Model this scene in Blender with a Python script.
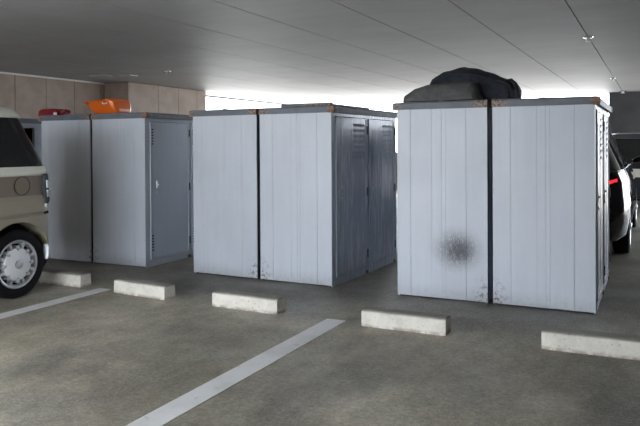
import bpy, bmesh, math, random
from mathutils import Vector, Matrix, noise
PI = math.pi
scene = bpy.context.scene
for o in list(bpy.data.objects): bpy.data.objects.remove(o)
COL = scene.collection

# ---------------------------------------------------------------- camera
cam_d = bpy.data.cameras.new('camera'); cam = bpy.data.objects.new('camera', cam_d); COL.objects.link(cam)
R_ = Vector((0.89700566, 0.4419851, -0.0054787)); U_ = Vector((0.0019098, 0.00851927, 0.99996189)); F_ = Vector((-0.44201493, 0.89698194, -0.00679773))
m = Matrix.Identity(4)
for i in range(3):
    m[i][0] = R_[i]; m[i][1] = U_[i]; m[i][2] = -F_[i]
m[0][3], m[1][3], m[2][3] = 0, 0, 1.25
cam.matrix_world = m
cam_d.sensor_width = 36; cam_d.lens = 36*681.94/640
cam_d.shift_y = -(213-150.28)/640
cam_d.clip_start = .05; cam_d.clip_end = 400
scene.camera = cam
# ---------------------------------------------------------------- world, sun, exposure
w = bpy.data.worlds.new('sky'); scene.world = w; w.use_nodes = True
bg = w.node_tree.nodes['Background']; bg.inputs[0].default_value = (.85, .91, 1, 1); bg.inputs[1].default_value = 4.2
sd = bpy.data.lights.new('sun', 'SUN'); sd.energy = 8; sd.angle = math.radians(1.5); sd.color = (1, .95, .88)
sun = bpy.data.objects.new('sun', sd); COL.objects.link(sun)
sun.rotation_euler = Vector((-.45, -1.0, -.85)).to_track_quat('-Z', 'Y').to_euler(); sun.location = (12, 12, 9)
vs = scene.view_settings; vs.view_transform = 'Standard'; vs.look = 'None'; vs.gamma = 1; vs.use_curve_mapping = False; vs.exposure = 1.2
scene.cycles.max_bounces = 10; scene.cycles.diffuse_bounces = 6

CEIL = 2.5
# ---------------------------------------------------------------- materials
def mat(name, col, rough=.6, metal=0., spec=.5, coat=0.):
    M = bpy.data.materials.new(name); M.use_nodes = True
    b = M.node_tree.nodes['Principled BSDF']
    b.inputs['Base Color'].default_value = (*col, 1); b.inputs['Roughness'].default_value = rough
    b.inputs['Metallic'].default_value = metal; b.inputs['Specular IOR Level'].default_value = spec
    b.inputs['Coat Weight'].default_value = coat
    return M
class N:
    def __init__(s, M): s.M = M; s.t = M.node_tree; s.b = s.t.nodes['Principled BSDF']; s.oc = None
    def n(s, k, **kw):
        x = s.t.nodes.new(k)
        for a, v in kw.items():
            if hasattr(x, a): setattr(x, a, v)
        return x
    def l(s, a, b): s.t.links.new(a, b)
    def coord(s, scale=(1, 1, 1), kind='Object', loc=(0, 0, 0)):
        if kind == 'World': src = s.n('ShaderNodeNewGeometry').outputs['Position']
        else: src = s.n('ShaderNodeTexCoord').outputs[kind]
        mp = s.n('ShaderNodeMapping'); mp.inputs['Scale'].default_value = scale; mp.inputs['Location'].default_value = loc
        s.l(src, mp.inputs[0]); return mp.outputs[0]
    def noise(s, co, scale, detail=4, rough=.6):
        x = s.n('ShaderNodeTexNoise'); x.inputs['Scale'].default_value = scale; x.inputs['Detail'].default_value = detail
        x.inputs['Roughness'].default_value = rough; s.l(co, x.inputs['Vector']); return x.outputs['Fac']
    def ramp(s, f, a, b, va=0., vb=1.):
        x = s.n('ShaderNodeMapRange'); x.interpolation_type = 'SMOOTHSTEP'
        for i, v in enumerate((a, b, va, vb)): x.inputs[i+1].default_value = v
        s.l(f, x.inputs[0]); return x.outputs[0]
    def math(s, op, a, b=None):
        x = s.n('ShaderNodeMath', operation=op)
        for i, v in enumerate((a, b)):
            if v is None: continue
            if isinstance(v, (int, float)): x.inputs[i].default_value = v
            else: s.l(v, x.inputs[i])
        return x.outputs[0]
    def mix(s, f, a, b, blend='MIX'):
        x = s.n('ShaderNodeMix', data_type='RGBA', blend_type=blend)
        for i, v in ((0, f), (6, a), (7, b)):
            if isinstance(v, (int, float)): x.inputs[i].default_value = v
            elif isinstance(v, tuple): x.inputs[i].default_value = (*v, 1)
            else: s.l(v, x.inputs[i])
        return x.outputs[2]
    def col(s, o): s.l(o, s.b.inputs['Base Color'])
    def rough(s, o): s.l(o, s.b.inputs['Roughness'])
    def bump(s, h, st=.3, d=.01):
        x = s.n('ShaderNodeBump'); x.inputs['Strength'].default_value = st; x.inputs['Distance'].default_value = d
        s.l(h, x.inputs['Height']); s.l(x.outputs[0], s.b.inputs['Normal'])
    def sep(s, co):
        x = s.n('ShaderNodeSeparateXYZ'); s.l(co, x.inputs[0]); return x.outputs

def noisy(name, a, b, scale, rough=.6, bump=0, metal=0, stretch=(1, 1, 1), spec=.5, kind='Object', lo=.35, hi=.65):
    M = mat(name, a, rough, metal, spec); n = N(M); c = n.coord(stretch, kind)
    f = n.ramp(n.noise(c, scale), lo, hi); n.col(n.mix(f, a, b))
    if bump: n.bump(n.noise(c, scale*4), bump)
    return M

# floor: trowelled concrete with stains, tyre scuffs, grit
Mfloor = mat('floor concrete', (.2, .2, .18), .7); n = N(Mfloor); c = n.coord(kind='World')
big = n.ramp(n.noise(c, .75, 5, .6), .36, .66); mid = n.ramp(n.noise(n.coord((1, 1, 1), 'World', (7, 3, 0)), 2.6, 6, .7), .38, .68)
cs = n.coord((1, .55, 1), 'World', (2, 9, 0)); st = n.ramp(n.noise(cs, 1.3, 6, .62), .48, .68)
base = n.mix(big, (.25, .218, .145), (.485, .43, .315))
base = n.mix(n.math('MULTIPLY', mid, .45), base, (.41, .385, .33))
base = n.mix(n.math('MULTIPLY', st, .7), base, (.10, .092, .072))
warm = n.ramp(n.noise(n.coord((1, 1, 1), 'World', (31, 13, 0)), .9, 4), .56, .70); base = n.mix(n.math('MULTIPLY', warm, .28), base, (.33, .25, .18))
# painted shade: floor colour darkens towards, under and behind the lockers
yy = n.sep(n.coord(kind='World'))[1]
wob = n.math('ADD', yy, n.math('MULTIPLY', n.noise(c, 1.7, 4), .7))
locker_shade = n.ramp(wob, 4.3, 5.5); base = n.mix(n.math('MULTIPLY', locker_shade, .82), base, (.075, .068, .048))
fine = n.noise(c, 90, 3, .7); base = n.mix(n.ramp(fine, .35, .7, .0, .5), base, (.48, .46, .42))
mo = n.ramp(n.noise(n.coord((1, .6, 1), 'World', (3, 1, 0)), 9, 8, .78), .30, .72, .82, 1.20)
vm = n.n('ShaderNodeVectorMath', operation='SCALE'); n.l(base, vm.inputs[0]); n.l(mo, vm.inputs['Scale']); base = vm.outputs[0]
lg = n.ramp(n.noise(n.coord((1, 1.3, 1), 'World', (12, 2, 0)), .55, 3, .5), .35, .62, .74, 1.22)
vm = n.n('ShaderNodeVectorMath', operation='SCALE'); n.l(base, vm.inputs[0]); n.l(lg, vm.inputs['Scale']); base = vm.outputs[0]
mo2 = n.ramp(n.noise(n.coord((1, 1, 1), 'World', (5, 4, 0)), 38, 5, .8), .30, .72, .72, 1.28)
vm = n.n('ShaderNodeVectorMath', operation='SCALE'); n.l(base, vm.inputs[0]); n.l(mo2, vm.inputs['Scale']); base = vm.outputs[0]
pit = n.ramp(n.noise(c, 38, 2), .68, .75); base = n.mix(n.math('MULTIPLY', pit, .5), base, (.07, .07, .06))
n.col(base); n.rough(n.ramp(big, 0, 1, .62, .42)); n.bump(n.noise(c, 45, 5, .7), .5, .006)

Mline = mat('worn line paint', (.6, .62, .65), .6); n = N(Mline); c = n.coord(kind='World')
f = n.ramp(n.noise(c, 14, 6, .7), .56, .72); g = n.ramp(n.noise(c, 2.2, 4), .4, .7)
n.col(n.mix(n.math('MULTIPLY', f, .5), n.mix(g, (.80, .79, .78), (.66, .65, .63)), (.36, .35, .31)))
# ceiling: painted concrete formed in strips
Mceil = mat('ceiling paint', (.5, .5, .5), .55, spec=.35); n = N(Mceil); c = n.coord(kind='World')
f = n.ramp(n.noise(c, .7, 5, .6), .35, .7); g = n.noise(n.coord((.35, 1.4, 1), 'World'), 3, 5, .65)
n.col(n.mix(n.ramp(g, .35, .7, 0, .35), n.mix(f, (.48, .485, .495), (.42, .425, .435)), (.36, .365, .375))); n.bump(n.noise(c, 60, 3), .08, .003)
Mslab = mat('joint shadow concrete', (.03, .03, .03), .9)
Mtile = noisy('taupe wall tile', (.29, .225, .185), (.36, .28, .235), 3, .6, .05, kind='World')
Mgrout = mat('wall joint', (.09, .075, .07), .9)
Mdark = noisy('dark end wall', (.035, .038, .042), (.05, .052, .055), 2, .7)
Mout = noisy('outside pavement', (.42, .41, .39), (.5, .49, .46), .6, .85)
Mplate = mat('white plastic fitting', (.65, .66, .64), .4)
Mchrome = mat('chrome', (.8, .8, .8), .18, 1)

def locker_paint(name, scuff=False, door=False, tint=(.60, .635, .695)):
    M = mat(name, tint, .42, spec=.5); n = N(M); c = n.coord()
    st = n.ramp(n.noise(n.coord((6, 6, .5)), 3, 6, .7), .35, .75)
    f = n.ramp(n.noise(c, 1.6, 5), .35, .7)
    b = n.mix(n.math('MULTIPLY', st, .18), n.mix(f, tint, tuple(v*.93 for v in tint)), tuple(v*.72 for v in tint))
    x, y, z = n.sep(c)
    sp = n.ramp(n.noise(c, 70, 3, .7), .68, .74)       # fine specks
    b = n.mix(n.math('MULTIPLY', sp, .25), b, (.17, .15, .13))
    # dirt and chipped rust along the bottom edge and lower inner corner (x towards the seam, local x about -.74)
    low = n.ramp(z, .14, .0)
    nr = n.ramp(n.noise(c, 26, 5, .75), .50, .60)
    cor = n.math('MULTIPLY', n.ramp(x, -.60, -.74), n.ramp(z, .26, .03))
    rust = n.math('MULTIPLY', n.math('ADD', n.math('MULTIPLY', low, .15), cor), nr)
    b = n.mix(n.math('MINIMUM', rust, 1.), b, (.10, .055, .035))
    b = n.mix(n.math('MULTIPLY', low, .25), b, (.32, .31, .29))
    if scuff:                                            # a round black scuff, where somebody kept kicking or leaning a tyre
        mp = n.coord((1/.20, 0, 1/.17), 'World', (1.425/.20, 0, -.41/.17))
        ln = n.n('ShaderNodeVectorMath', operation='LENGTH'); n.l(mp, ln.inputs[0])
        d = n.ramp(ln.outputs['Value'], 1.25, .1)
        s1 = n.ramp(n.noise(n.coord((2.4, 1, 1), 'World'), 42, 6, .8), .30, .54)
        mp2 = n.coord((1/.13, 0, 1/.11), 'World', (1.405/.13, 0, -.40/.11))
        ln2 = n.n('ShaderNodeVectorMath', operation='LENGTH'); n.l(mp2, ln2.inputs[0])
        d2 = n.ramp(ln2.outputs['Value'], 1.1, .0)
        s2 = n.ramp(n.noise(c, 60, 4, .7), .15, .6)
        b = n.mix(n.math('MULTIPLY', n.math('MULTIPLY', d, s1), 1.), b, (.09, .09, .10))
        b = n.mix(n.math('MULTIPLY', n.math('MULTIPLY', d2, s2), .95), b, (.06, .06, .068))
    n.col(b); n.rough(n.ramp(n.noise(c, 4, 4), .3, .7, .34, .5)); n.bump(n.noise(n.coord((1, 1, .25)), 22, 4, .6), .1, .003)
    return M
Mpanel = locker_paint('locker panel paint'); Mpanel_scuff = locker_paint('locker panel paint scuffed', True)
Mdoor = mat('locker door paint', (.24, .275, .33), .28, spec=.6); n = N(Mdoor); c = n.coord()
st = n.ramp(n.noise(n.coord((9, 9, .35)), 3, 5, .7), .3, .8); n.col(n.mix(n.math('MULTIPLY', st, .08), (.46, .50, .58), (.36, .39, .45)))
n.rough(n.ramp(n.noise(n.coord((6, 6, .5)), 5, 4), .3, .7, .22, .30))
Mdoor2 = locker_paint('pale locker door paint', tint=(.56, .60, .68))
Mpost = noisy('dark locker frame', (.05, .06, .075), (.08, .09, .11), 6, .5)
def roof_mat(name, a):
    M = mat(name, a, .55); n = N(M); c = n.coord(); x, y, z = n.sep(c)
    b = n.mix(n.ramp(n.noise(c, 5, 5), .4, .7), a, tuple(v*.75 for v in a))
    # rust at the two front ends of each fascia
    e = n.math('MAXIMUM', n.ramp(x, -.60, -.70), n.ramp(x, -.07, .0))
    e = n.math('MULTIPLY', e, n.math('MAXIMUM', n.ramp(y, .12, .0), n.ramp(y, 1.42, 1.52)))
    f = n.ramp(n.noise(c, 22, 5, .75), .36, .55); rust = n.math('MULTIPLY', e, f)
    k = n.ramp(n.noise(c, 55, 4), .4, .6); n.col(n.mix(rust, b, n.mix(k, (.13, .065, .04), (.34, .25, .19))))
    return M
Mroof = roof_mat('locker roof steel', (.16, .175, .20))
Mrusty = noisy('rusty bracket', (.13, .07, .045), (.3, .2, .14), 30, .8)
Mhandle = mat('zinc handle', (.55, .56, .58), .3, 1)
Mhinge = mat('black hinge', (.03, .03, .035), .5)
Mblack = mat('black gap', (.012, .012, .014), .8)

Mstop = mat('wheel stop concrete', (.6, .6, .57), .8); n = N(Mstop); c = n.coord(); wc = n.coord(kind='World')
geo = n.n('ShaderNodeNewGeometry'); nz = n.sep(geo.outputs['Normal'])[2]
x, y, z = n.sep(c)
b = n.mix(n.ramp(n.noise(wc, 9, 6, .7), .35, .7), (.78, .74, .65), (.64, .61, .53))
wear = n.math('MULTIPLY', n.ramp(z, .096, .110), n.ramp(n.noise(wc, 12, 5, .7), .12, .42))       # paint rubbed off the tyre-worn top
b = n.mix(n.math('MULTIPLY', wear, .85), b, (.17, .16, .13))
sp = n.ramp(n.noise(wc, 48, 4, .75), .60, .68); b = n.mix(n.math('MULTIPLY', sp, .65), b, (.16, .15, .13))
low = n.math('MULTIPLY', n.ramp(z, .03, .0), n.ramp(n.noise(wc, 16, 4), .35, .6)); b = n.mix(n.math('MULTIPLY', low, .7), b, (.24, .16, .12))
n.col(b); n.bump(n.noise(wc, 50, 6, .75), .6, .008)

# ---------------------------------------------------------------- mesh helpers
def mesh_obj(name, bm, M, parent=None, smooth=False, loc=None, rotz=0, bevel=0, segs=2):
    me = bpy.data.meshes.new(name)
    bmesh.ops.recalc_face_normals(bm, faces=bm.faces[:])
    if bevel: bmesh.ops.bevel(bm, geom=[e for e in bm.edges if e.calc_face_angle(0) > .6], offset=bevel, segments=segs, affect='EDGES', profile=.5, clamp_overlap=True)
    bm.to_mesh(me); bm.free()
    o = bpy.data.objects.new(name, me); COL.objects.link(o); me.materials.append(M)
    if smooth:
        for p in me.polygons: p.use_smooth = True
        try: me.set_sharp_from_angle(angle=math.radians(38))
        except Exception: pass
    if parent: o.parent = parent
    if loc: o.location = loc
    o.rotation_euler.z = rotz
    return o
def link_mesh(name, me, parent, loc=(0, 0, 0), rot=(0, 0, 0)):
    o = bpy.data.objects.new(name, me); COL.objects.link(o); o.parent = parent; o.location = loc; o.rotation_euler = rot; return o
def bx(bm, x0, x1, y0, y1, z0, z1):
    v = [bm.verts.new((x, y, z)) for z in (z0, z1) for x, y in ((x0, y0), (x1, y0), (x1, y1), (x0, y1))]
    for f in ((3, 2, 1, 0), (4, 5, 6, 7), (0, 1, 5, 4), (1, 2, 6, 5), (2, 3, 7, 6), (3, 0, 4, 7)): bm.faces.new([v[i] for i in f])
    return v
def box(*a):
    bm = bmesh.new(); bx(bm, *a); return bm
def loft(rings, bm=None, cap=True, closed=True):
    bm = bm or bmesh.new(); R = [[bm.verts.new(p) for p in r] for r in rings]; k = len(rings[0])
    for a, b in zip(R, R[1:]):
        for i in range(k if closed else k-1):
            j = (i+1) % k; bm.faces.new((a[i], a[j], b[j], b[i]))
    if cap: bm.faces.new(R[0][::-1]); bm.faces.new(R[-1])
    return bm
def lathe(prof, seg=32, axis='x', c=(0, 0, 0), bm=None, closed=False):
    bm = bm or bmesh.new(); rings = []
    for (a, r) in prof:
        ring = []
        for i in range(seg):
            t = 2*PI*i/seg; u, v = r*math.cos(t), r*math.sin(t)
            p = {'x': (a, u, v), 'y': (u, a, v), 'z': (u, v, a)}[axis]; ring.append((p[0]+c[0], p[1]+c[1], p[2]+c[2]))
        rings.append(ring)
    if closed: rings.append(rings[0])
    R = [[bm.verts.new(p) for p in r] for r in (rings[:-1] if closed else rings)]
    if closed: R.append(R[0])
    for a, b in zip(R, R[1:]):
        for i in range(seg): j = (i+1) % seg; bm.faces.new((a[i], a[j], b[j], b[i]))
    if not closed: bm.faces.new(R[0][::-1]); bm.faces.new(R[-1])
    return bm
def tube(pts, r, seg=8, bm=None):
    bm = bm or bmesh.new(); pts = [Vector(p) for p in pts]; rings = []
    for i, p in enumerate(pts):
        d = (pts[min(i+1, len(pts)-1)]-pts[max(i-1, 0)]).normalized()
        a = d.orthogonal().normalized() if i == 0 else (a-d*a.dot(d)).normalized()
        b = d.cross(a); rings.append([tuple(p+a*r*math.cos(2*PI*k/seg)+b*r*math.sin(2*PI*k/seg)) for k in range(seg)])
    return loft(rings, bm)
def empty(name, label, cat, loc, group=None, rotz=0):
    o = bpy.data.objects.new(name, None); COL.objects.link(o); o.location = loc; o.rotation_euler.z = rotz; o.empty_display_size = .1
    tag(o, label, cat, group); return o
def tag(o, label, cat, group=None):
    o['label'] = label; o['category'] = cat
    if group: o['group'] = group
    return o
def struct(o): o['kind'] = 'structure'; return o
def boolean_cut(o, cutter_bm):
    me = bpy.data.meshes.new('cut'); bmesh.ops.recalc_face_normals(cutter_bm, faces=cutter_bm.faces[:]); cutter_bm.to_mesh(me); cutter_bm.free()
    c = bpy.data.objects.new('cut', me); COL.objects.link(c)
    if o.parent: c.parent = o.parent
    md = o.modifiers.new('b', 'BOOLEAN'); md.operation = 'DIFFERENCE'; md.object = c; md.solver = 'EXACT'
    bpy.context.view_layer.update(); dg = bpy.context.evaluated_depsgraph_get()
    new = bpy.data.meshes.new_from_object(o.evaluated_get(dg)); o.modifiers.clear(); o.data = new
    bpy.data.objects.remove(c)
    try: new.set_sharp_from_angle(angle=math.radians(38))
    except Exception: pass

# ---------------------------------------------------------------- the building
XL, XR, YB, YF = -9.72, 4.3, 17.9, -.8        # left wall, right edge, end wall, open front
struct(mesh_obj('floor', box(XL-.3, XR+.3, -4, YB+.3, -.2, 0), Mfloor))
struct(mesh_obj('ground', box(-90, 90, -90, 110, -.35, -.2005), Mout))
ce = struct(mesh_obj('ceiling', box(XL-.3, XR+.3, YF, YB+.3, CEIL+.02, CEIL+.3), Mslab))
J0 = -3.4065                                    # a formwork joint passes here; strips are .9 m wide
k0 = math.floor((XL-J0)/.9)
x = J0+.9*k0; i = 0
while x < XR+.3:
    a, b = max(x+.006, XL-.3), min(x+.9-.006, XR+.3)
    if b-a > .02: mesh_obj('panel', box(a, b, YF, YB+.3, CEIL, CEIL+.021), Mceil, ce)
    x += .9
# left wall up to the opening, clad in tall tiles
wl = struct(mesh_obj('wall_left', box(XL-.3, XL, YF, 10.16, 0, CEIL), Mgrout))
ys = [10.02-.655*k for k in range(20)]
for k in range(18):
    if ys[k+1] > YF: mesh_obj('tile', box(XL, XL+.02, ys[k+1]+.006, ys[k]-.006, .0, CEIL-.012), Mtile, wl)
mesh_obj('tile', box(XL, XL+.02, 10.03, 10.15, 0, CEIL-.012), Mtile, wl)
PX = -9.10
wp = struct(mesh_obj('wall_pier', box(XL-.3, PX-.02, 10.16, 12.64, 0, CEIL), Mgrout))
mesh_obj('tile', box(XL+.02, PX-.006, 10.14, 10.165, 0, CEIL-.012), Mtile, wp)
for a, b in ((10.15, 10.43), (10.43, 11.085), (11.085, 11.74), (11.74, 12.395), (12.395, 12.65)):
    pass
py = [10.15, 11.02, 11.68, 12.33, 12.66]
for a, b in zip(py, py[1:]): mesh_obj('tile', box(PX-.02, PX, a+.006, b-.006, 0, CEIL-.012), Mtile, wp)
# edge beam strip above the left opening
struct(mesh_obj('trim_1', box(XL-.24, XL-.2, 12.64, YB+.3, CEIL-.03, CEIL+.02), Mpost))
struct(mesh_obj('wall_back', box(-1.02, 1.7, YB, YB+.3, 0, CEIL+.02), Mdark))
struct(mesh_obj('parapet_light_blocker', box(XL-.3, -1.02, YB+.05, YB+.25, 0, 1.05), Mgrout))  # low unseen parapet, added to cut the light reaching the ceiling
struct(mesh_obj('wall_light_blocker', box(XL-.3, -7.75, YF-.2, YF, 0, CEIL+.3), Mgrout))  # unseen wall added to keep front light off the left lockers
struct(mesh_obj('wall_light_blocker', box(-1.7, XR+.3, YF-.2, YF, 0, CEIL+.3), Mgrout))  # added behind the camera to dim the floor and ceiling on the right
struct(mesh_obj('wall_right', box(XR, XR+.3, YF, 10.8, 0, CEIL+.02), Mgrout))
# slim steel strip of the ceiling edge against the left wall
struct(mesh_obj('trim_2', box(XL+.02, XL+.035, YF, 10.13, CEIL-.03, CEIL-.001), Mplate))

# parking lines (thermoplastic, 2 mm proud)
tag(mesh_obj('parking_line', box(-2.132, -1.985, -1.5, 4.43, 0, .002), Mline), 'long white painted bay line running through the middle of the floor', 'parking line', 'bay lines')
tag(mesh_obj('parking_line', box(-4.42, -4.285, -1.5, 4.54, 0, .002), Mline), 'white painted bay line beside the van, at the left edge of the floor', 'parking line', 'bay lines')

# ceiling fittings
def sprinkler(x, y, r, label, cat='sprinkler'):
    t = empty('ceiling_sprinkler' if cat == 'sprinkler' else 'heat_detector', label, cat, (x, y, CEIL), 'ceiling heads')
    mesh_obj('escutcheon', lathe([(-.001, r), (-.008, r*.95), (-.014, r*.6)], 24, 'z'), Mchrome if cat == 'sprinkler' else Mplate, t, True)
    mesh_obj('head', lathe([(-.012, r*.35), (-.03, r*.35), (-.042, r*.22), (-.046, r*.55), (-.052, r*.55)], 20, 'z'), Mplate, t, True)
sprinkler(-7.283, 9.022, .075, 'round sprinkler head on the ceiling above the leftmost lockers')
sprinkler(-.71, 8.535, .06, 'larger, nearer round fitting on the ceiling joint at the upper right')
sprinkler(-.729, 14.054, .05, 'small middle fitting further along the right ceiling joint')
sprinkler(-.70, 17.6, .09, 'farthest fitting at the end of the right ceiling joint, by the dark wall')
for (x, y, s, lb) in ((-8.75, 9.05, .36, 'pale rectangular plate on the dark ceiling by the left wall, the left one'), (-8.3, 9.25, .26, 'smaller pale rectangular plate on the dark ceiling, nearer the pier')):
    t = empty('ceiling_plate', lb, 'plate', (x, y, CEIL), 'plates on the ceiling')
    mesh_obj('frame', box(-s/2, s/2, -.10, .10, -.012, -.0005), Mplate, t)
    for k in range(5): mesh_obj('louver', box(-s/2+.02, s/2-.02, -.08+.035*k, -.06+.035*k, -.016, -.0125), Mceil, t)

# ---------------------------------------------------------------- storage lockers, back to back pairs
D = 1.535; HB = 1.547
def ribbed(w, grooves, depth, y, flip=False):
    # pressed steel sheet: polyline in plan with fine vertical folds, extruded upward, 12 mm deep
    xs = [(-w, 0)]
    for g, gw, gd in grooves:
        gx = -w+g*w
        xs += [(gx-gw/2, 0), (gx-gw/2+.003, gd), (gx+gw/2-.003, gd), (gx+gw/2, 0)]
    xs.append((0, 0)); bm = bmesh.new(); s = -1 if flip else 1
    pr = [(a, y+s*b) for a, b in xs]+[(0, y+s*.014), (-w, y+s*.014)]
    lo = [(a, b, .012) for a, b in pr]; hi = [(a, b, HB) for a, b in pr]
    return loft([lo, hi], bm)
GA = [(.15, .012, -.0025), (.40, .010, .0012), (.49, .030, -.002), (.555, .010, .0012), (.77, .012, -.0025)]
GB = [(.18, .012, -.0025), (.45, .010, .0012), (.515, .030, -.002), (.57, .010, -.002), (.80, .014, -.003)]
def locker(x, y, rot, w, label, grooves, panel, rotd=0, doors='louvered', group='storage lockers in back-to-back pairs', seam_left=True):
    """unit occupies local x -w..0, y 0..D, z 0..; doors on +x face; rot=180 turns doors to the other side"""
    t = empty('storage_locker', label, 'locker', (x, y, 0), group, rotd+(PI if rot else 0))
    dm = Mdoor if doors == 'louvered' else Mdoor2
    # carcass (base frame, posts) : dark
    bm = bmesh.new()
    for px in (-w, -.03):
        for py in (.016, D-.046): mesh_obj('corner_post', box(px+.001, px+.029, py, py+.03, 0, HB), Mpost, t)
    bm.free()
    mesh_obj('floor_plate', box(-w+.03, -.03, .05, D-.05, .03, .045), Mpost, t)
    mesh_obj('back_panel', box(-w+.002, -w+.014, .047, D-.047, .012, HB), dm, t)
    # the two end panels; rotate grooves so that whichever faces -Y shows the right ribs
    mesh_obj('side_panel', ribbed(w, grooves if not rot else GB, 1, 0), panel if not rot else Mpanel, t)
    g2 = [(1-g, a, b) for g, a, b in reversed(grooves)] if rot else GA
    mesh_obj('side_panel', ribbed(w, g2, 1, D, True), panel if rot else Mpanel, t)
    # door side surround
    bm = bmesh.new(); F = -.012
    bx(bm, F, 0, .0145, .075, .0, HB); bx(bm, F, 0, D-.075, D-.0145, 0, HB); bx(bm, F, 0, D/2-.022, D/2+.022, 0, HB)
    bx(bm, F, 0, .075, D-.075, 0, .07); bx(bm, F, 0, .075, D-.075, HB-.035, HB)
    mesh_obj('door_frame', bm, dm, t)
    for k, (a, b) in enumerate(((.079, D/2-.026), (D/2+.026, D-.079))):
        bm = bmesh.new(); z0, z1 = .076, HB-.041
        bx(bm, F-.006, .004, a, b, z0, z1)
        # folded edge of the door skin
        for q in ((a, a+.012, z0, z1), (b-.012, b, z0, z1), (a, b, z0, z0+.012), (a, b, z1-.012, z1)): bx(bm, .0035, .011, *q)
        if doors == 'louvered':
            pa, pb = a+.10, a+.33                       # raised tall field on the handle side
            for q in ((pa, pa+.008, z0+.10, z1-.10), (pb-.008, pb, z0+.10, z1-.10), (pa, pb, z1-.108, z1-.10), (pa, pb, z0+.10, z0+.108)): bx(bm, .0035, .0075, *q)
        d = mesh_obj('door', bm, dm, t)
        if doors == 'louvered':
            for j in range(7):
                zz = z1-.05-.05*j
                mesh_obj('louver', loft([[(.004, a+.37, zz), (.010, a+.37, zz-.012), (.004, a+.37, zz-.03)], [(.004, b-.05, zz), (.010, b-.05, zz-.012), (.004, b-.05, zz-.03)]]), dm, d)
        else:
            for zc in (1.36, .25):                      # slotted vents in the margin
                for j in range(6): mesh_obj('vent_slot', box(.004, .0065, a+.02, a+.05, zc-.09+.03*j, zc-.075+.03*j), Mpost, d)
        hy, hz = a+.11, .85
        bm = bmesh.new(); bx(bm, .004, .012, hy-.014, hy+.014, hz-.04, hz+.04); bx(bm, .012, .026, hy-.008, hy+.03, hz-.009, hz+.009)
        mesh_obj('handle', bm, Mhandle, d, bevel=.003)
        mesh_obj('lock', lathe([(.004, .014), (.016, .014), (.018, .010)], 16, 'x', (0, hy-.005, hz-.085)), Mhandle, d, True)
        for zc in (HB-.15, .80, .20):
            mesh_obj('hinge', lathe([(zc-.04, .009), (zc+.04, .009)], 10, 'z', (.011, b+.006, 0)), Mhinge, d)
        mesh_obj('foot_bracket', box(.0, .012, b-.02, b+.02, .0, .03), Mrusty, t)
    # roof cap with turned-down fascia
    bm = bmesh.new(); o1 = .014; ox = .03; z0, z1 = HB-.004, HB+.056
    lo = [(-w-.004, -o1, z0), (ox, -o1, z0), (ox, D+o1, z0), (-w-.004, D+o1, z0)]
    def rg(z, e): return [(-w-.004, -o1+e, z), (ox-e, -o1+e, z), (ox-e, D+o1-e, z), (-w-.004, D+o1-e, z)]
    loft([rg(z0, 0), rg(z1-.012, 0), rg(z1-.008, .006), rg(z1, .01)], bm)
    r = mesh_obj('roof', bm, Mroof, t)
    mesh_obj('corner_cap', box(ox-.05, ox+.004, -o1-.004, .03, z0-.002, z1-.006), Mrusty if not rot else Mroof, r)
    mesh_obj('corner_cap', box(ox-.05, ox+.004, D-.03, D+o1+.004, z0-.002, z1-.006), Mroof, r)
    mesh_obj('roof_ridge', box(-w/2-.02, -w/2+.02, 0, D, z1, z1+.006), Mroof, r)
    return t
def pair(x, y, w, gap, labels, panels, doors, ang=0, g=(GA, GB)):
    # right unit
    locker(x, y, 0, w, labels[1], g[1], panels[1], ang, doors)
    # left unit, turned round : its origin corner is at the far (rear) left
    ux, uy = math.cos(ang), math.sin(ang)
    lx = -(2*w+gap); X = x+ux*lx-uy*D; Y = y+uy*lx+ux*D
    if labels[0]: locker(X, Y, 1, w, labels[0], g[0], panels[0], ang, doors)
pair(-.4, 5.372, .745, .042, ('grey steel locker with a round black scuff low on its end, under the bag', 'rightmost grey steel locker with clean ribbed end, beside the black car'), (Mpanel_scuff, Mpanel), 'louvered')
pair(-2.563, 5.427, .746, .038, ('left half of the middle locker pair, hiding the far end of the left pair', 'right half of the middle locker pair, showing two dark louvered doors'), (Mpanel, Mpanel), 'louvered', -.0308)
pair(-4.718, 5.498, .708, .034, ('left half of the left locker pair, with the red container on top', 'right half of the left locker pair, with orange tub on top and flat grey door'), (Mpanel, Mpanel), 'flat', .0188)
locker(-6.92, 5.50, 0, .72, 'dark locker mostly hidden behind the rear window of the van', GB, Mpanel, 0, 'flat', seam_left=True)

# ---------------------------------------------------------------- wheel stops
def wheel_stop(x, y, ang, label, seed, L=.60):
    rnd = random.Random(seed); bm = bmesh.new(); n_ = 16; rings = []
    for i in range(n_+1):
        xx = L*i/n_; e = .006 if i in (0, n_) else 0
        h = .115+noise.noise((xx*9, seed, 0))*.0035
        f = noise.noise((xx*7, seed, 5))*.002
        rings.append([(xx, 0+e+f, 0), (xx, .003+e+f, h-.018), (xx, .016+e, h-.003-e), (xx, .034, h-e), (xx, .105, h-e), (xx, .125, h-.006-e), (xx, .135-e, h-.02), (xx, .14-e, 0)])
    rings = [[(p[0]*.9992+(.003 if k == 0 else 0), p[1], p[2]) for p in r] for k, r in enumerate(rings)]
    loft(rings, bm)
    o = mesh_obj('wheel_stop', bm, Mstop, None, True, (x, y, 0), ang)
    return tag(o, label, 'wheel stop', 'concrete wheel stops')
wheel_stop(-5.20, 4.50, -.02, 'white concrete wheel stop partly hidden by the wheel of the van', 3)
wheel_stop(-4.188, 4.46, -.10, 'white concrete wheel stop in front of the left locker pair', 8)
wheel_stop(-3.124, 4.40, -.035, 'white concrete wheel stop in front of the middle lockers, left of the long bay line', 12)
wheel_stop(-1.838, 4.352, .0, 'white concrete wheel stop in front of the scuffed locker', 19)
wheel_stop(-.634, 4.325, .02, 'large-looking white wheel stop cut by the right edge, in front of the rightmost locker', 27)

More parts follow.
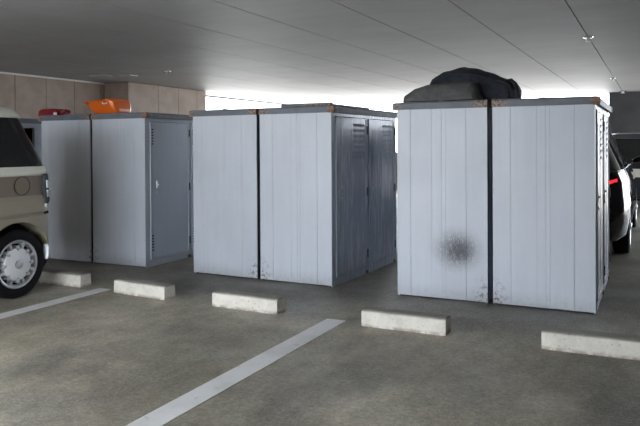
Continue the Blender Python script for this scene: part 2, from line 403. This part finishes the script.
# ---------------------------------------------------------------- things on the locker roofs
ZR = HB+.062
def soft(name, prof, y0, y1, z0, M, parent, nz=.012, e=2.6, seed=0, ny=22, fr=9., lean=0.):
    """puffy body: outline (x, z) swept across y with its height and width falling off at both ends"""
    P = []                                              # resample outline
    for (a, b), (c_, d) in zip(prof, prof[1:]):
        for k in range(6): P.append((a+(c_-a)*k/6, b+(d-b)*k/6))
    P.append(prof[-1]); cx = sum(p[0] for p in P)/len(P); rings = []
    for j in range(ny+1):
        t = -1+2*j/ny; s = max(0.04, (1-abs(t)**e))**(1/e); yy = (y0+y1)/2+(y1-y0)/2*t*.999; r = []
        for (a, b) in P:
            q = Vector((a*fr, yy*fr, b*fr+seed)); k = noise.noise(q)*nz+noise.noise(q*2.7)*nz*.45 if b > .012 else 0
            hs = s if b > .012 else 1
            r.append((cx+(a-cx)*(.80+.20*s)+k*.6, yy+k*.5, z0+b*s*(1+lean*t)+k*hs+.001))
        b0 = [(cx+(a-cx)*(.80+.20*s), yy, z0+.001) for a in (P[-1][0], P[0][0])]
        rings.append(r)
    bm = loft(rings); o = mesh_obj(name, bm, M, parent, True)
    return o
Mcanvas = noisy('black canvas', (.012, .016, .026), (.028, .033, .044), 12, .85, .4)
Mcanvas2 = noisy('grey canvas', (.085, .087, .088), (.12, .12, .12), 14, .9, .5)
Mcanvas3 = mat('dark strap', (.012, .013, .016), .7)
bag = empty('duffel_bag', 'large slumped black and grey canvas bag on top of the rightmost locker pair', 'bag', (-1.475, 5.7, ZR)); bag.scale = (.93, 1, 1.08)
soft('bag_body', [(-.36, .0), (-.33, .10), (-.27, .20), (-.17, .25), (.01, .285), (.14, .262), (.32, .195), (.45, .155), (.49, .09), (.49, .0)], -.12, .36, 0, Mcanvas, bag, .009, 3.2, 4)
soft('front_pocket', [(-.47, .0), (-.45, .055), (-.36, .105), (-.24, .135), (-.10, .15), (.08, .148), (.16, .135), (.205, .09), (.24, .0)], -.33, .10, 0, Mcanvas2, bag, .009, 3., 11)
mesh_obj('strap', tube([(.40, -.02, .150), (.45, -.03, .155), (.485, -.04, .13), (.505, -.05, .09), (.515, -.06, .05), (.52, -.06, .012)], .012, 8), Mcanvas3, bag, True)
mesh_obj('strap', tube([(.33, -.1, .15), (.40, -.12, .14), (.45, -.13, .11), (.475, -.14, .07), (.48, -.15, .02)], .010, 8), Mcanvas3, bag, True)
mesh_obj('zip', tube([(-.22, -.06, .20), (-.10, -.075, .215), (.05, -.08, .22), (.20, -.08, .19), (.30, -.07, .15)], .006, 6), Mcanvas3, bag, True)

t = empty('flat_board', 'thin grey board lying flat on the roof of the middle locker pair', 'board', (-2.86, 5.62, HB+.0625), None, -.03)
mesh_obj('board', box(-.26, .26, -.12, .75, 0, .018), Mroof, t, bevel=.003)
mesh_obj('batten', box(-.26, .26, -.10, -.06, .018, .026), Mpost, t)
Morange = mat('orange plastic', (.78, .15, .012), .32, coat=.3); Mred = mat('dark red plastic', (.22, .012, .018), .35, coat=.2)
Mreddk = mat('faded red plastic', (.28, .03, .04), .4)
def rrect(x0, x1, y0, y1, r, z, seg=6):
    out = []
    for cx, cy, a0 in ((x1-r, y0+r, -PI/2), (x1-r, y1-r, 0), (x0+r, y1-r, PI/2), (x0+r, y0+r, PI)):
        for k in range(seg+1): a = a0+PI/2*k/seg; out.append((cx+r*math.cos(a), cy+r*math.sin(a), z if not callable(z) else z(cx+r*math.cos(a))))
    return out
t = empty('plastic_tub', 'bright orange plastic tub with a flared rim on top of the left locker pair', 'tub', (-5.39, 5.72, ZR))
t.scale = (.76, .8, .9); top = lambda x: .135+.03*(x+.37)/.5
rings = [rrect(-.20, .24, -.12, .16, .06, .001), rrect(-.215, .25, -.135, .175, .07, .02), rrect(-.27, .245, -.16, .20, .08, .075), rrect(-.325, .215, -.18, .22, .09, lambda x: top(x)-.012), rrect(-.365, .16, -.20, .24, .09, top), rrect(-.365, .155, -.20, .24, .09, lambda x: top(x)+.008)]
inner = [rrect(-.33, .13, -.17, .21, .08, lambda x: top(x)+.004), rrect(-.28, .20, -.14, .18, .07, .06), rrect(-.21, .21, -.11, .14, .05, .012)]
mesh_obj('tub', loft(rings+inner), Morange, t, True)
mesh_obj('rim', tube(rrect(-.367, .162, -.202, .242, .09, lambda x: top(x)+.004)+[(-.277+.0, -.202, top(-.277)+.004)], .007, 8), Morange, t, True)
mesh_obj('handle', tube([(.06, -.21, .13), (.08, -.225, .115), (.12, -.22, .115), (.14, -.20, .13)], .008, 8), Mplate, t, True)
t = empty('plastic_container', 'dark red plastic container with a spout lying on top of the left locker pair', 'container', (-6.40, 5.9, ZR)); t.scale = (.9, .9, .95)
rings = [rrect(-.25, .10, -.10, .12, .04, .001), rrect(-.255, .11, -.105, .125, .045, .02), rrect(-.245, .10, -.10, .12, .045, .075), rrect(-.215, .07, -.085, .10, .05, .095), rrect(-.17, .03, -.05, .07, .03, .10)]
mesh_obj('body', loft(rings), Mred, t, True)
mesh_obj('spout', tube([(.09, -.02, .04), (.14, -.02, .045), (.18, -.02, .07), (.20, -.02, .075)], .022, 10), Mreddk, t, True)
mesh_obj('cap', lathe([(.20, .018), (.23, .026), (.255, .024), (.26, .01)], 14, 'x', (0, -.02, .055)), Mred, t, True)
mesh_obj('label', box(.06, .12, -.108, -.1045, .02, .05), Mplate, t)

# ---------------------------------------------------------------- vehicles
Mtyre = mat('tyre rubber', (.007, .007, .008), .8, spec=.25); Mrim = mat('silver rim', (.62, .63, .65), .35, .6)
Mcover = mat('white wheel cover', (.85, .86, .88), .35, coat=.3); Mglass = mat('tinted glass', (.008, .009, .011), .06, spec=.6)
Mvan = noisy('beige van paint', (.36, .315, .235), (.375, .33, .25), 2, .35); Mvan.node_tree.nodes['Principled BSDF'].inputs['Coat Weight'].default_value = .4
Mvan2 = mat('taupe van tone', (.23, .18, .13), .4, coat=.3)
Mwhite = mat('cream white paint', (.88, .86, .77), .3, coat=.4)
Mlamp = mat('clear lamp lens', (.75, .80, .85), .3, coat=.5); Mlampd = mat('smoked lamp housing', (.03, .033, .04), .5, spec=.2)
Mredl = mat('red lamp lens', (.75, .02, .03), .2, coat=.6); Mredl.node_tree.nodes['Principled BSDF'].inputs['Emission Color'].default_value = (1, .03, .04, 1); Mredl.node_tree.nodes['Principled BSDF'].inputs['Emission Strength'].default_value = .5
Mcar = mat('glossy black car paint', (.006, .006, .008), .1, coat=1); Mcar2 = mat('dark grey car paint', (.03, .034, .042), .25, coat=.8)
Mtrim = mat('black plastic trim', (.015, .015, .016), .5)

def wheel(parent, x, y, R=.28, W=.165, style='cover', side=1):
    """outer face at x, facing side*X"""
    s = side; c0 = (x, y, R)
    def P(pr): return [(s*a, r) for a, r in pr]
    wh = mesh_obj('wheel', lathe(P([(-W, R*.70), (-W, R*.90), (-W+.02, R*.985), (-W/2, R), (-.02, R*.985), (-.003, R*.92), (0, R*.80), (-.006, R*.72), (-.03, R*.68), (-W+.02, R*.68)]), 48, 'x', c0, closed=True), Mtyre, parent, True)
    mesh_obj('rim', lathe(P([(-.012, R*.71), (-.004, R*.69), (-.012, R*.64), (-.05, R*.60), (-.06, R*.68), (-.03, R*.70)]), 40, 'x', c0, closed=True), Mrim, wh, True)
    mesh_obj('brake_backing', lathe(P([(-.07, R*.67), (-.06, R*.66)]), 32, 'x', c0), Mblack, wh)
    k = 8
    if style == 'cover':
        def cover(r0, amp, d, rim):
            seg = 96; rr = []
            for dd, sc in ((-.055, 1.), (d-.006, 1.), (d, .96), (d+.008, .5), (d+.010, .05)):
                ring = []
                for i in range(seg):
                    a = 2*PI*i/seg; q = r0*(1-amp*max(0, math.cos(k*a))**6)*sc
                    ring.append((x+s*dd, y+q*math.cos(a), R+q*math.sin(a)))
                rr.append(ring)
            return loft(rr)
        mesh_obj('wheel_cover', cover(R*.47, .17, -.004, 0), Mcover, wh, True)
        for i in range(k):
            a = 2*PI*i/k; ca, sa = math.cos(a), math.sin(a)
            mesh_obj('cover_stud', lathe(P([(-.05, .018), (-.004, .018), (0, .013), (.001, .002)]), 14, 'x', (x, y+R*.485*ca, R+R*.485*sa)), Mrim, wh, True)
            a2 = a+PI/k; pts = []
            for dd, hw in ((-.055, .020), (-.012, .015)):
                pts.append([(x+s*dd, y+r*math.cos(a2)-h*math.sin(a2), R+r*math.sin(a2)+h*math.cos(a2)) for r, h in ((R*.42, -hw*.6), (R*.70, -hw), (R*.70, hw), (R*.42, hw*.6))])
            mesh_obj('spoke', loft(pts), Mrim, wh)
    else:
        for i in range(10):
            a2 = 2*PI*i/10; pts = []
            for dd, hw in ((-.05, .016), (-.006, .012)):
                pts.append([(x+s*dd, y+r*math.cos(a2)-h*math.sin(a2), R+r*math.sin(a2)+h*math.cos(a2)) for r, h in ((R*.1, -hw), (R*.68, -hw), (R*.68, hw), (R*.1, hw))])
            mesh_obj('spoke', loft(pts), Mrim, wh)
    mesh_obj('hub_cap', lathe(P([(-.03, R*.13), (.008, R*.13), (.013, R*.10), (.014, R*.02)]), 20, 'x', c0), Mrim, wh, True)

def ring_xz(prof, hw, y):      # prof: (dx, z) from bottom to top, mirrored ; dx measured inward from the half width
    return [(hw-d, y, z) for d, z in prof]+[(-(hw-d), y, z) for d, z in reversed(prof)]

def van():
    t = empty('minivan', 'beige two-tone boxy van with cream roof parked at the left edge', 'van', (-5.457, 4.33, 0))
    HW = .737; L = 3.39
    # lower body: rings from the tail (y=0) forward (-y)
    prof = [(.05, .20), (.012, .24), (.0, .40), (.0, .665), (.016, .678), (.016, .686), (-.004, .70), (.0, .80), (.012, .825), (.020, .84), (.030, .93), (.032, 1.01)]
    rings = []
    for yy, d, lo in ((0, .15, .06), (-.012, .10, .03), (-.035, .055, .01), (-.07, .022, 0), (-.12, .006, 0), (-.2, 0, 0), (-.9, 0, 0), (-1.7, 0, 0), (-2.5, 0, 0), (-2.95, .0, 0), (-3.2, .02, 0), (-3.33, .07, 0), (-3.38, .16, .03), (-3.39, .24, .06)):
        r = [(dx, z+(lo if z < .3 else 0)-(.0 if yy > -2.6 else (z > .9)*.10*min(1, (-2.6-yy)/.6))) for dx, z in prof]
        rings.append(ring_xz(r, HW-d, yy))
    body = mesh_obj('body', loft(rings), Mvan, t, True)
    for ya in (-.386, -2.80):
        c = bmesh.new(); lathe([(-.9, .345), (.9, .345)], 40, 'x', (0, ya, .285), c); boolean_cut(body, c)
    # darker upper side band, just proud of the body side
    pb = [(.024, .842), (.030, .93), (.029, 1.008)]
    for s in (1, -1):
        rr = []
        for yy, d in ((-.03, .060), (-.07, .022), (-.12, .006), (-.2, 0), (-2.55, 0)):
            rr.append([(s*(HW-d-dx+.004), yy, z) for dx, z in pb]+[(s*(HW-d-dx-.006), yy, z) for dx, z in reversed(pb)])
        mesh_obj('side_band', loft(rr), Mvan2, t, True)
    # cream belt moulding under the glass
    rr = []
    pz = [(.030, 1.008), (.018, 1.02), (.018, 1.06), (.032, 1.087)]
    for yy, d in ((.004, .15), (-.012, .085), (-.035, .045), (-.07, .015), (-.12, .0), (-.2, -.002), (-2.6, -.002), (-2.7, .0)):
        rr.append(ring_xz(pz, HW-d, yy))
    mesh_obj('belt_moulding', loft(rr), Mwhite, t, True)
    # glasshouse
    pg = [(.035, 1.085), (.05, 1.15), (.10, 1.32), (.165, 1.50)]
    rr = []
    for yy, d, k in ((-.03, .12, .30), (-.045, .07, .30), (-.07, .035, .29), (-.12, .01, .27), (-.25, 0, .2), (-2.3, 0, 0), (-2.75, .02, -.25)):
        rr.append([(a, yy-(zz-1.085)*k*1.2 if k >= 0 else yy+(zz-1.085)*1.3, zz) for a, _, zz in ring_xz(pg, HW-d, yy)])
    mesh_obj('glasshouse', loft(rr), Mglass, t, True)
    for s in (1, -1):
        for yy, q in ((-.17, .15), (-.95, .05), (-1.9, .05)):
            mesh_obj('pillar', loft([[(s*(HW-.035+.004), yy, 1.087), (s*(HW-.035+.004), yy-.045, 1.087), (s*(HW-.05), yy-.045, 1.087), (s*(HW-.05), yy, 1.087)], [(s*(HW-.165+.005), yy-q, 1.50), (s*(HW-.165+.005), yy-q-.035, 1.50), (s*(HW-.18), yy-q-.035, 1.50), (s*(HW-.18), yy-q, 1.50)]]), Mtrim, t)
    # cream roof shell
    pr = [(.175, 1.494), (.160, 1.505), (.168, 1.535), (.205, 1.575), (.29, 1.605), (.45, 1.622), (.60, 1.625)]
    rr = []
    for yy, d, dz in ((-.155, .16, -.05), (-.16, .10, -.035), (-.18, .05, -.022), (-.23, .015, -.01), (-.36, 0, 0), (-1.2, 0, .02), (-2.2, 0, .0), (-2.5, .03, -.06)):
        rr.append([(a, yy-.02, zz+dz*max(0, (zz-1.50)/.12)) for a, _, zz in ring_xz([(max(p-.0, 0), z) for p, z in pr], HW-d*.8, yy)])
    mesh_obj('roof', loft(rr), Mwhite, t, True)
    for x, y, s in ((HW-.005, -.386, 1), (-HW+.005, -.386, -1), (HW-.005, -2.80, 1), (-HW+.005, -2.80, -1)): wheel(t, x, y, .283, .165, 'cover', s)
    mesh_obj('wheel_well', box(-HW+.18, HW-.18, -.76, -.04, .22, .60), Mblack, t)
    # tail lamps wrap the rear corners
    for s in (1, -1):
        rr = []
        for z, o_ in ((.765, .0), (.79, .008), (1.0, .008), (1.02, .0)):
            pts = [(HW-.008, -.115), (HW-.026, -.062), (HW-.060, -.028), (HW-.11, -.004), (HW-.16, .004)]
            dx = .032 if z > .83 else .01
            rr.append([(s*(a-dx*.7+.012+o_*.6), b+.006+o_*.6, z) for a, b in pts]+[(s*(a-.06), b-.03, z) for a, b in reversed(pts)])
        lp = mesh_obj('tail_lamp', loft(rr), Mlampd, t, True)
        for z0, z1 in ((.90, .965), (.82, .88)):
            rr = []
            for z in (z0, z1): rr.append([(s*(a+.009), b+.020, z) for a, b in ((HW-.012, -.105), (HW-.040, -.040), (HW-.085, -.014), (HW-.13, .002))]+[(s*(a-.03), b-.01, z) for a, b in ((HW-.13, .0), (HW-.085, -.012), (HW-.04, -.04), (HW-.012, -.085))])
            mesh_obj('lamp_lens', loft(rr), Mlamp, lp, True)
        # bright bumper corner piece
        rr = []
        for z, k in ((.285, .0), (.31, .004), (.38, .004), (.41, -.004)):
            pts = [(HW-.006, -.085), (HW-.022, -.06), (HW-.05, -.032), (HW-.09, -.008)] if z < .35 else [(HW-.018, -.07), (HW-.03, -.05), (HW-.05, -.032), (HW-.09, -.008)]
            rr.append([(s*(a+k), b+k, z) for a, b in pts]+[(s*(a-.03), b-.02, z) for a, b in reversed(pts)])
        mesh_obj('bumper_corner', loft(rr), Mlamp, t, True)
        mesh_obj('bumper_slot', box(*( (HW-.045, HW-.012) if s > 0 else (-HW+.012, -HW+.045)), -.105, -.065, .675, .70), Mblack, t)
    for s in (1, -1):
        for yy in (-1.02, -1.98):
            mesh_obj('door_seam', loft([[(s*(HW+o_), yy-.004, z), (s*(HW+o_), yy+.004, z), (s*(HW+o_-.012), yy+.004, z), (s*(HW+o_-.012), yy-.004, z)] for z, o_ in ((.30, .0), (.66, .002), (.80, .002), (.845, -.016), (1.005, -.024))]), Mblack, t)
        for yy in (-1.15, -2.12): mesh_obj('door_handle', box(*sorted((s*(HW-.03), s*(HW+.012))), yy-.09, yy+.04, .87, .90), Mvan2, t, bevel=.004)
    # round fuel flap: dark recessed ring and flap
    fy, fz, fx = 4.0-4.33, .928, HW-.0212
    mesh_obj('flap_ring', lathe([(.0, .079), (.0025, .079), (.0025, .074), (.0, .074)], 40, 'x', (fx, fy, fz), closed=True), Mblack, t)
    mesh_obj('fuel_flap', lathe([(-.004, .073), (.002, .073), (.003, .069)], 40, 'x', (fx, fy, fz)), Mvan2, t, True)
    mesh_obj('rear_window', box(-.52, .52, -.055, -.030, 1.12, 1.42), Mglass, t)
    mesh_obj('number_plate', box(-.165, .165, .0, .012, .50, .665), Mwhite, t)
    mesh_obj('hatch_handle', box(-.18, .18, .0, .02, .76, .80), Mchrome, t)
    return t
van()

def hatch(name, label, loc, paint, HW=.85, L=4.2, H=1.50, rotz=0):
    """rounded hatchback, tail at y=0 facing -Y, nose towards +Y"""
    t = empty(name, label, 'car', loc, None, rotz)
    prof = [(.10, .20), (.03, .26), (.0, .42), (-.0, .60), (.012, .72), (.02, .84), (.07, .97)]
    st = [(0, .30, .12, 0), (.02, .20, .06, 0), (.06, .12, .03, 0), (.13, .06, 0, 0), (.25, .02, 0, 0), (.5, 0, 0, 0), (1.5, 0, 0, 0), (2.8, 0, 0, -.03), (3.5, .02, 0, -.12), (3.95, .09, 0, -.22), (4.13, .20, .04, -.3), (4.2, .36, .08, -.34)]
    rr = []
    for yy, d, lo, hz in st:
        rr.append(ring_xz([(dx, z+(lo if z < .3 else 0)+hz*max(0, (z-.5)/.47)) for dx, z in prof], HW-d, yy*L/4.2))
    body = mesh_obj('body', loft(rr), paint, t, True)
    for ya in (.72, 3.35):
        c = bmesh.new(); lathe([(-1.1, .37), (1.1, .37)], 36, 'x', (0, ya, .31), c); boolean_cut(body, c)
    pg = [(.07, .965), (.10, 1.03), (.19, 1.22), (.27, H-.12)]
    rr = []
    for yy, d, sl in ((.10, .18, .45), (.16, .08, .45), (.30, .02, .42), (.60, 0, .2), (1.8, 0, 0), (2.3, .0, -.5), (2.95, .06, -1.9)):
        rr.append([(a, yy+(zz-.965)*sl*1.0, zz) for a, _, zz in ring_xz(pg, HW-d, yy)])
    mesh_obj('glasshouse', loft(rr), Mglass, t, True)
    pr = [(.285, H-.125), (.262, H-.115), (.28, H-.07), (.36, H-.02), (.55, H), (.70, H+.005)]
    rr = []
    for yy, d, dz in ((.20, .20, -.03), (.22, .14, -.02), (.30, .06, -.01), (.50, .02, 0), (1.0, 0, .01), (1.8, 0, .0), (2.15, .03, -.03)):
        rr.append([(a, yy+.06, zz+dz*max(0, (zz-H+.12)/.12)) for a, _, zz in ring_xz([(min(p, HW-d-.02), z) for p, z in pr], HW-d, yy)])
    mesh_obj('roof', loft(rr), paint, t, True)
    for s in (1, -1):
        # C pillar, B pillar and chrome window line
        for ya, wd in ((.42, .22), (1.45, .07)):
            mesh_obj('pillar', loft([[(s*(HW-.066), ya-.08, .968), (s*(HW-.066), ya-.08+wd, .968), (s*(HW-.085), ya-.08+wd, .968), (s*(HW-.085), ya-.08, .968)], [(s*(HW-.262), ya+.10, H-.12), (s*(HW-.262), ya+.10+wd*.7, H-.12), (s*(HW-.285), ya+.10+wd*.7, H-.12), (s*(HW-.285), ya+.10, H-.12)]]), paint, t)
        mesh_obj('window_trim', tube([(s*(HW-.068), .34, .975), (s*(HW-.066), 1.0, .975), (s*(HW-.066), 2.6, .975)], .009, 6), Mchrome, t, True)
        mesh_obj('tail_lamp', loft([[(s*(HW-.12), .075, z0+.02), (s*(HW-.19), .03, z0), (s*(HW-.32), .0, z0-.01), (s*(HW-.32), .07, z0-.01), (s*(HW-.14), .14, z0+.02)] for z0 in (.825, .86)]), Mredl, t, True)
        wheel(t, s*(HW-.012), .72, .31, .19, 'spokes', s); wheel(t, s*(HW-.012), 3.35, .31, .19, 'spokes', s)
        mesh_obj('mirror', loft([[(s*(HW-.05), 2.75, .98), (s*(HW-.05), 2.85, .98), (s*(HW+.13), 2.82, 1.0), (s*(HW+.14), 2.74, 1.0)], [(s*(HW-.05), 2.75, 1.04), (s*(HW-.05), 2.85, 1.04), (s*(HW+.12), 2.82, 1.12), (s*(HW+.13), 2.74, 1.12)]]), paint, t, bevel=.01)
    mesh_obj('rear_bumper', loft([ring_xz([(.12, .24), (.06, .30), (.06, .46), (.12, .50)], HW-d, yy) for yy, d in ((-.04, .30), (-.02, .16), (.04, .07), (.14, .015))]), paint, t, True)
    mesh_obj('number_plate', box(-.165, .165, -.012, .0, .62, .78), Mwhite, t)
    mesh_obj('underbody', box(-HW+.22, HW-.22, .2, L-.3, .16, .5), Mblack, t)
    return t
hatch('hatchback', 'glossy black car with a red tail lamp behind the rightmost locker', (-1.10, 7.85, 0), Mcar, HW=.85, H=1.50)
hatch('hatchback', 'dark grey car parked far behind, against the dark end wall', (-.35, 14.2, 0), Mcar2, HW=.84, H=1.47)
